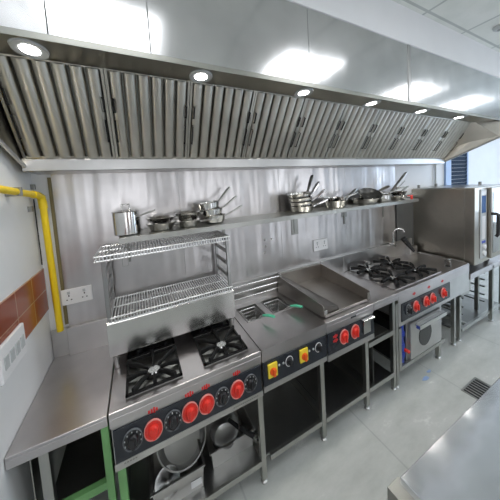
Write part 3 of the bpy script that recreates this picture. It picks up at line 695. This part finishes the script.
# ------------------------------------------------------------------ pans
def pan(label, x, w, z, r, h, hang=0, hup=0, hl=.16, tilt=(0, 0), name='saucepan', cat='saucepan', group='pans on the wall shelf', flare=1.0, lid=False, dark=False, hmat='leg', loops=False, inner=None, long_handle=True, hr=.012):
    """a pan of radius r and height h; handle leaves at heading hang (radians, 0 = +x, positive toward the viewer), rising by hup"""
    t = thing(name, label, cat, 0, 0, 0, group)
    t.location = V(x, w, z); t.rotation_euler = (tilt[0], tilt[1], 0)
    def loc(name, bm, mat, parent=t, sm=True):
        bmesh.ops.recalc_face_normals(bm, faces=bm.faces)
        me = bpy.data.meshes.new(name); bm.to_mesh(me); bm.free(); me.materials.append(M[mat])
        if sm:
            for f in me.polygons: f.use_smooth = True
            me.set_sharp_from_angle(angle=math.radians(40))
        o = bpy.data.objects.new(name, me); COL.objects.link(o); o.parent = parent; return o
    rb = r / flare
    bm = bmesh.new()
    lathe(bm, [(0, 0), (rb - .008, 0), (rb, .006), (r, h - .003), (r + .004, h), (r + .002, h + .002), (r - .002, h), (rb - .004, .010), (rb - .012, .005), (0, .005)], 32)
    loc('body', bm, 'enamel' if dark else 'pan')
    if lid:
        bm = bmesh.new(); lathe(bm, [(0, h + .016), (r * .5, h + .012), (r * .96, h + .004), (r + .003, h + .001), (r + .003, h - .001), (0, h + .002)], 32); l = loc('lid', bm, 'pan')
        bm = bmesh.new(); tube(bm, [Vector((-.022, 0, h + .012)), Vector((-.022, 0, h + .045)), Vector((.022, 0, h + .045)), Vector((.022, 0, h + .012))], .005, 8); loc('lid_handle', bm, 'pan', l)
    if long_handle:
        d = Vector((math.cos(hang), -math.sin(hang), 0)); s = Vector((-d.y, d.x, 0)); up = Vector((0, 0, 1))
        bm = bmesh.new(); rings = []
        for f, wd, th in ((0, .009, .004), (.15, .008, .004), (.4, .011, .005), (.85, .013, .006), (1, .009, .004)):
            p = d * (r - .002 + hl * f * math.cos(hup)) + up * (h * .75 + hl * math.sin(hup) * f)
            wd *= hr / .008
            n = (up * math.cos(hup) - d * math.sin(hup)) * th
            rings.append([bm.verts.new(q) for q in (p - s * wd - n, p + s * wd - n, p + s * wd + n, p - s * wd + n)])
        for A, B in zip(rings, rings[1:]):
            for j in range(4): bm.faces.new((A[j], A[(j + 1) % 4], B[(j + 1) % 4], B[j]))
        bm.faces.new(rings[0]); bm.faces.new(rings[-1][::-1]); loc('handle', bm, hmat, t, False)
    if loops:
        for sgn in (-1, 1):
            bm = bmesh.new(); a = hang; d = Vector((math.cos(a), -math.sin(a), 0)) * sgn; s = Vector((-d.y, d.x, 0))
            tube(bm, [d * (r - .002) + s * .03 + Vector((0, 0, h * .8)), d * (r + .03) + s * .025 + Vector((0, 0, h * .85)), d * (r + .03) - s * .025 + Vector((0, 0, h * .85)), d * (r - .002) - s * .03 + Vector((0, 0, h * .8))], .005, 8)
            loc('side_handle', bm, 'pan')
    return t
# left group above the wire racks
pan('tall lidded steel saucepan at the left end of the wall shelf', .492, .16, SZ, .078, .150, .5, .30, .12, lid=True)
pan('shallow steel pan on the shelf right of the tall saucepan, lower one', .70, .16, SZ, .095, .050, .3, .05, .12, name='shallow_pan', cat='pan', flare=1.3)
pan('shallow steel pan nested on top of another, right of the tall saucepan', .70, .16, SZ + .052, .095, .035, .2, .10, .13, name='shallow_pan', cat='pan', flare=1.3)
pan('shallow steel pan beside the stacked saucepans, lower one of two', .885, .16, SZ, .090, .045, .4, .1, .10, name='shallow_pan', cat='pan', flare=1.3)
pan('shallow steel pan on top of another, beside the stack of three saucepans', .885, .16, SZ + .047, .090, .055, .1, .05, .14, name='shallow_pan', cat='pan', flare=1.3)
for k, n in enumerate(('bottom', 'middle', 'top')):
    pan('steel saucepan with raised handle, %s of the stack of three above the range' % n, 1.085 - k * .018, .15, SZ + .004 + k * .050, .085, .058, .25 - .2 * k, .45 + .12 * k, .16, (0, -.05 * k), flare=1.15)
# middle group
for k, n in enumerate(('bottom', 'second', 'third', 'top')):
    pan('steel saucepan, %s of the stack on the shelf above the griddle' % n, 1.93 - k * .006, .15, SZ + .003 + k * .040, .110, .050, .30 - .15 * k, .35 + .22 * k, .19 if k else .16, (0, -.03 * k), flare=1.1, hmat='dark' if k == 3 else 'pan')
pan('wide steel saucepan with a long raised handle, right of the stack above the griddle', 2.36, .15, SZ, .12, .07, -.05, .50, .24, flare=1.2)
pan('steel saucepan nested inside the wide saucepan above the griddle', 2.34, .15, SZ + .03, .10, .07, .15, .25, .20, flare=1.2)
# right group
pan('steel frying pan at the left of the pan group above the four burner range', 2.80, .15, SZ, .145, .055, .2, .15, .20, flare=1.25, name='frying_pan', cat='frying pan')
t = pan('dark frying pan leaning on the other pans above the four burner range', 2.90, .13, SZ + .068, .125, .04, .1, .1, .18, (.45, -.25), flare=1.25, dark=True, name='frying_pan', cat='frying pan')
pan('steel saucepan with a long steeply raised handle above the four burner range', 3.10, .15, SZ, .10, .075, .0, .62, .46, flare=1.15, hr=.012)
pan('steel saucepan nested in the one with the steep handle', 3.10, .14, SZ + .04, .09, .06, .3, .3, .22, flare=1.15)
pan('steel frying pan near the right end of the wall shelf', 3.38, .15, SZ, .11, .045, .1, .1, .22, flare=1.2, name='frying_pan', cat='frying pan')
pan('steel frying pan on top of another near the right end of the shelf', 3.40, .14, SZ + .049, .10, .045, -.2, .25, .25, flare=1.2, name='frying_pan', cat='frying pan')
def utensil(name, label, a, b, rr, hd):
    t = thing(name, label, 'utensil', a[0], a[1], a[2], 'utensils on the shelf end')
    rod('shaft', 'pan', t, [a, b], .006, 8)
    bm = bmesh.new(); lathe(bm, [(0, 0), (rr * .7, .006), (rr, .02), (rr * .95, .022), (rr * .6, .010), (0, .005)], 18, Matrix.Translation(V(*hd)) @ Matrix.Rotation(.5, 4, 'Y')); obj('bowl', bm, 'pan', t, True)
utensil('ladle', 'steel ladle lying across the pans at the right end of the shelf', (3.36, .17, 1.80), (3.62, .10, 1.88), .03, (3.34, .17, 1.79))
utensil('skimmer', 'steel skimmer lying flat at the right end of the shelf', (3.36, .24, 1.675), (3.54, .17, 1.71), .035, (3.34, .24, 1.667))
t = thing('red_tag', 'small red plastic clip at the right end of the wall shelf', 'clip', 3.42, .28, SZ)
bm = bmesh.new(); bx(bm, 3.405, 3.435, .29, .303, 1.665, 1.70); bx(bm, 3.395, 3.445, .26, .30, 1.700, 1.712); obj('clip', bm, 'knobred', t, bevel=.003)

# ------------------------------------------------------------------ trays and pots under the range
def gn_tray(label, x0, x1, w0, w1, z0, z1, sticker=False):
    t = thing('steel_tray', label, 'tray', (x0 + x1) / 2, (w0 + w1) / 2, z0, 'deep steel trays under the range')
    th = .004; bm = bmesh.new()
    bx(bm, x0 + .01, x1 - .01, w0 + .01, w1 - .01, z0, z0 + th)
    def wall(a, b, c, d): # sloped walls
        vs = [bm.verts.new(V(*p)) for p in (a, b, c, d)]; bm.faces.new(vs)
    i = .01
    A = [(x0 + i, w0 + i, z0), (x1 - i, w0 + i, z0), (x1 - i, w1 - i, z0), (x0 + i, w1 - i, z0)]; B = [(x0, w0, z1), (x1, w0, z1), (x1, w1, z1), (x0, w1, z1)]
    for k in range(4): wall(A[k], A[(k + 1) % 4], B[(k + 1) % 4], B[k])
    o = obj('tray_body', bm, 'steel', t); md = o.modifiers.new('s', 'SOLIDIFY'); md.thickness = .003
    r = .012
    box('rim', 'steel', t, (x0 - r, x1 + r, w1, w1 + r, z1 - .002, z1 + .004), (x0 - r, x1 + r, w0 - r, w0, z1 - .002, z1 + .004), (x0 - r, x0, w0, w1, z1 - .002, z1 + .004), (x1, x1 + r, w0, w1, z1 - .002, z1 + .004), bevel=.002)
    if sticker: box('label_sticker', 'white', t, .70, .76, w1 - .002, w1 + .001, z0 + .035, z0 + .075, bevel=0)
    return t
gn_tray('deep steel tray under the left half of the range, holding the large pot', .50, .775, .20, .60, .161, .305, True)
gn_tray('deep steel tray under the right half of the range, holding the tilted pot', .838, 1.130, .17, .545, .161, .282)
def free_pot(label, c, r, h, axis, cone=False):
    t = thing('cooking_pot', label, 'pot', 0, 0, 0); t.location = V(*c)
    q = Vector((0, 0, 1)).rotation_difference(Vector(axis).normalized()); t.rotation_mode = 'QUATERNION'; t.rotation_quaternion = q
    bm = bmesh.new()
    prof = [(0, 0), (r * .55, 0), (r * .80, h * .12), (r * .95, h * .38), (r * .99, h - .006), (r + .004, h), (r + .004, h + .003), (r * .975, h + .001), (r * .94, h * .40), (r * .77, h * .14), (r * .52, .010), (0, .006)]
    if cone: prof = [(0, 0), (r * .3, .01), (r * .98, h - .004), (r + .008, h), (r + .008, h + .004), (r * .95, h), (r * .28, .018), (0, .010)]
    lathe(bm, prof, 48)
    bmesh.ops.recalc_face_normals(bm, faces=bm.faces); me = bpy.data.meshes.new('body'); bm.to_mesh(me); bm.free(); me.materials.append(M['pot'])
    for f in me.polygons: f.use_smooth = True
    me.set_sharp_from_angle(angle=math.radians(40))
    o = bpy.data.objects.new('body', me); COL.objects.link(o); o.parent = t
    return t
free_pot('large round steel pot tilted forward in the left tray under the range', (.69, .40, .315), .142, .13, Vector((-.05, -.62, .78)))
free_pot('round steel pot tilted in the right tray under the range', (.970, .425, .188), .098, .150, Vector((-.12, -.34, .93)))
free_pot('small steel bowl lying in the left tray below the large pot', (.585, .52, .225), .06, .05, Vector((-.1, -.6, .8)), True)
t = thing('black_handled_pan', 'black handle with a pale end cap sticking out under the right side of the range', 'pan handle', 1.07, .5, .28)
rod('handle', 'black', t, [(1.00, .42, .305), (1.06, .52, .292), (1.122, .61, .288)], [.012, .014, .017], 12)
rod('end_cap', 'wire', t, [(1.119, .605, .288), (1.128, .625, .287)], .021, 14)
rod('end_hole', 'black', t, [(1.128, .625, .287), (1.130, .629, .287)], .010, 10)

# ------------------------------------------------------------------ island table, cabinet beneath, floor drain
it = thing('prep_table', 'stainless steel prep table in the lower right foreground', 'table', 2.4, 1.9, 0)
box('tabletop', 'prep', it, (1.285, 4.2, 1.478, 2.35, .872, .9), bevel=.003)
for x in (1.40, 2.75, 4.1):
    for w in (1.56, 2.27): 
        box('leg', 'leg', it, x - .02, x + .02, w - .02, w + .02, 0, .872)
box('undershelf', 'shelfsteel', it, 1.42, 4.08, 1.60, 2.25, .2, .22)
lc = thing('low_cabinet', 'lower steel unit edge just showing left of the prep table corner', 'cabinet', 1.6, 1.9, 0)
box('carcass', 'dark', lc, (1.29, 1.355, 1.425, 1.53, .0, .795), bevel=.0008)
t = thing('floor_drain', 'square black floor drain grate near the prep table', 'floor drain', 3.12, 1.02, 0)
box('frame', 'leg', t, (2.985, 3.255, .955, .967, .0, .004), (2.985, 3.255, 1.078, 1.09, .0, .004), (2.985, 2.997, .967, 1.078, .0, .004), (3.243, 3.255, .967, 1.078, .0, .004), (2.997, 3.243, .967, 1.078, 0, .0015), bevel=0)
box('grate_slots', 'black', t, *[(3.0 + k * .035, 3.018 + k * .035, .968, 1.077, .0015, .004) for k in range(7)], bevel=0)

for (x, w, a, n) in ((2.86, .73, .5, 'larger'), (2.97, .70, 1.2, 'smaller')):
    bm = bmesh.new(); k = .045 if n == 'larger' else .03
    vs = [bm.verts.new(V(x + k * math.cos(a + q) * (1 + .3 * math.sin(3 * q)), w + .4 * k * math.sin(a + q), .002 + .003 * math.sin(2 * q) ** 2)) for q in [2 * PI * i / 9 for i in range(9)]]
    bm.faces.new(vs); o = obj('tape_scrap', bm, M['scrap'] if 'scrap' in M else 'skyblue'); md = o.modifiers.new('s', 'SOLIDIFY'); md.thickness = .001
    tag(o, n + ' of two small blue scraps on the floor in front of the oven range', 'scrap', 'blue scraps on the floor')
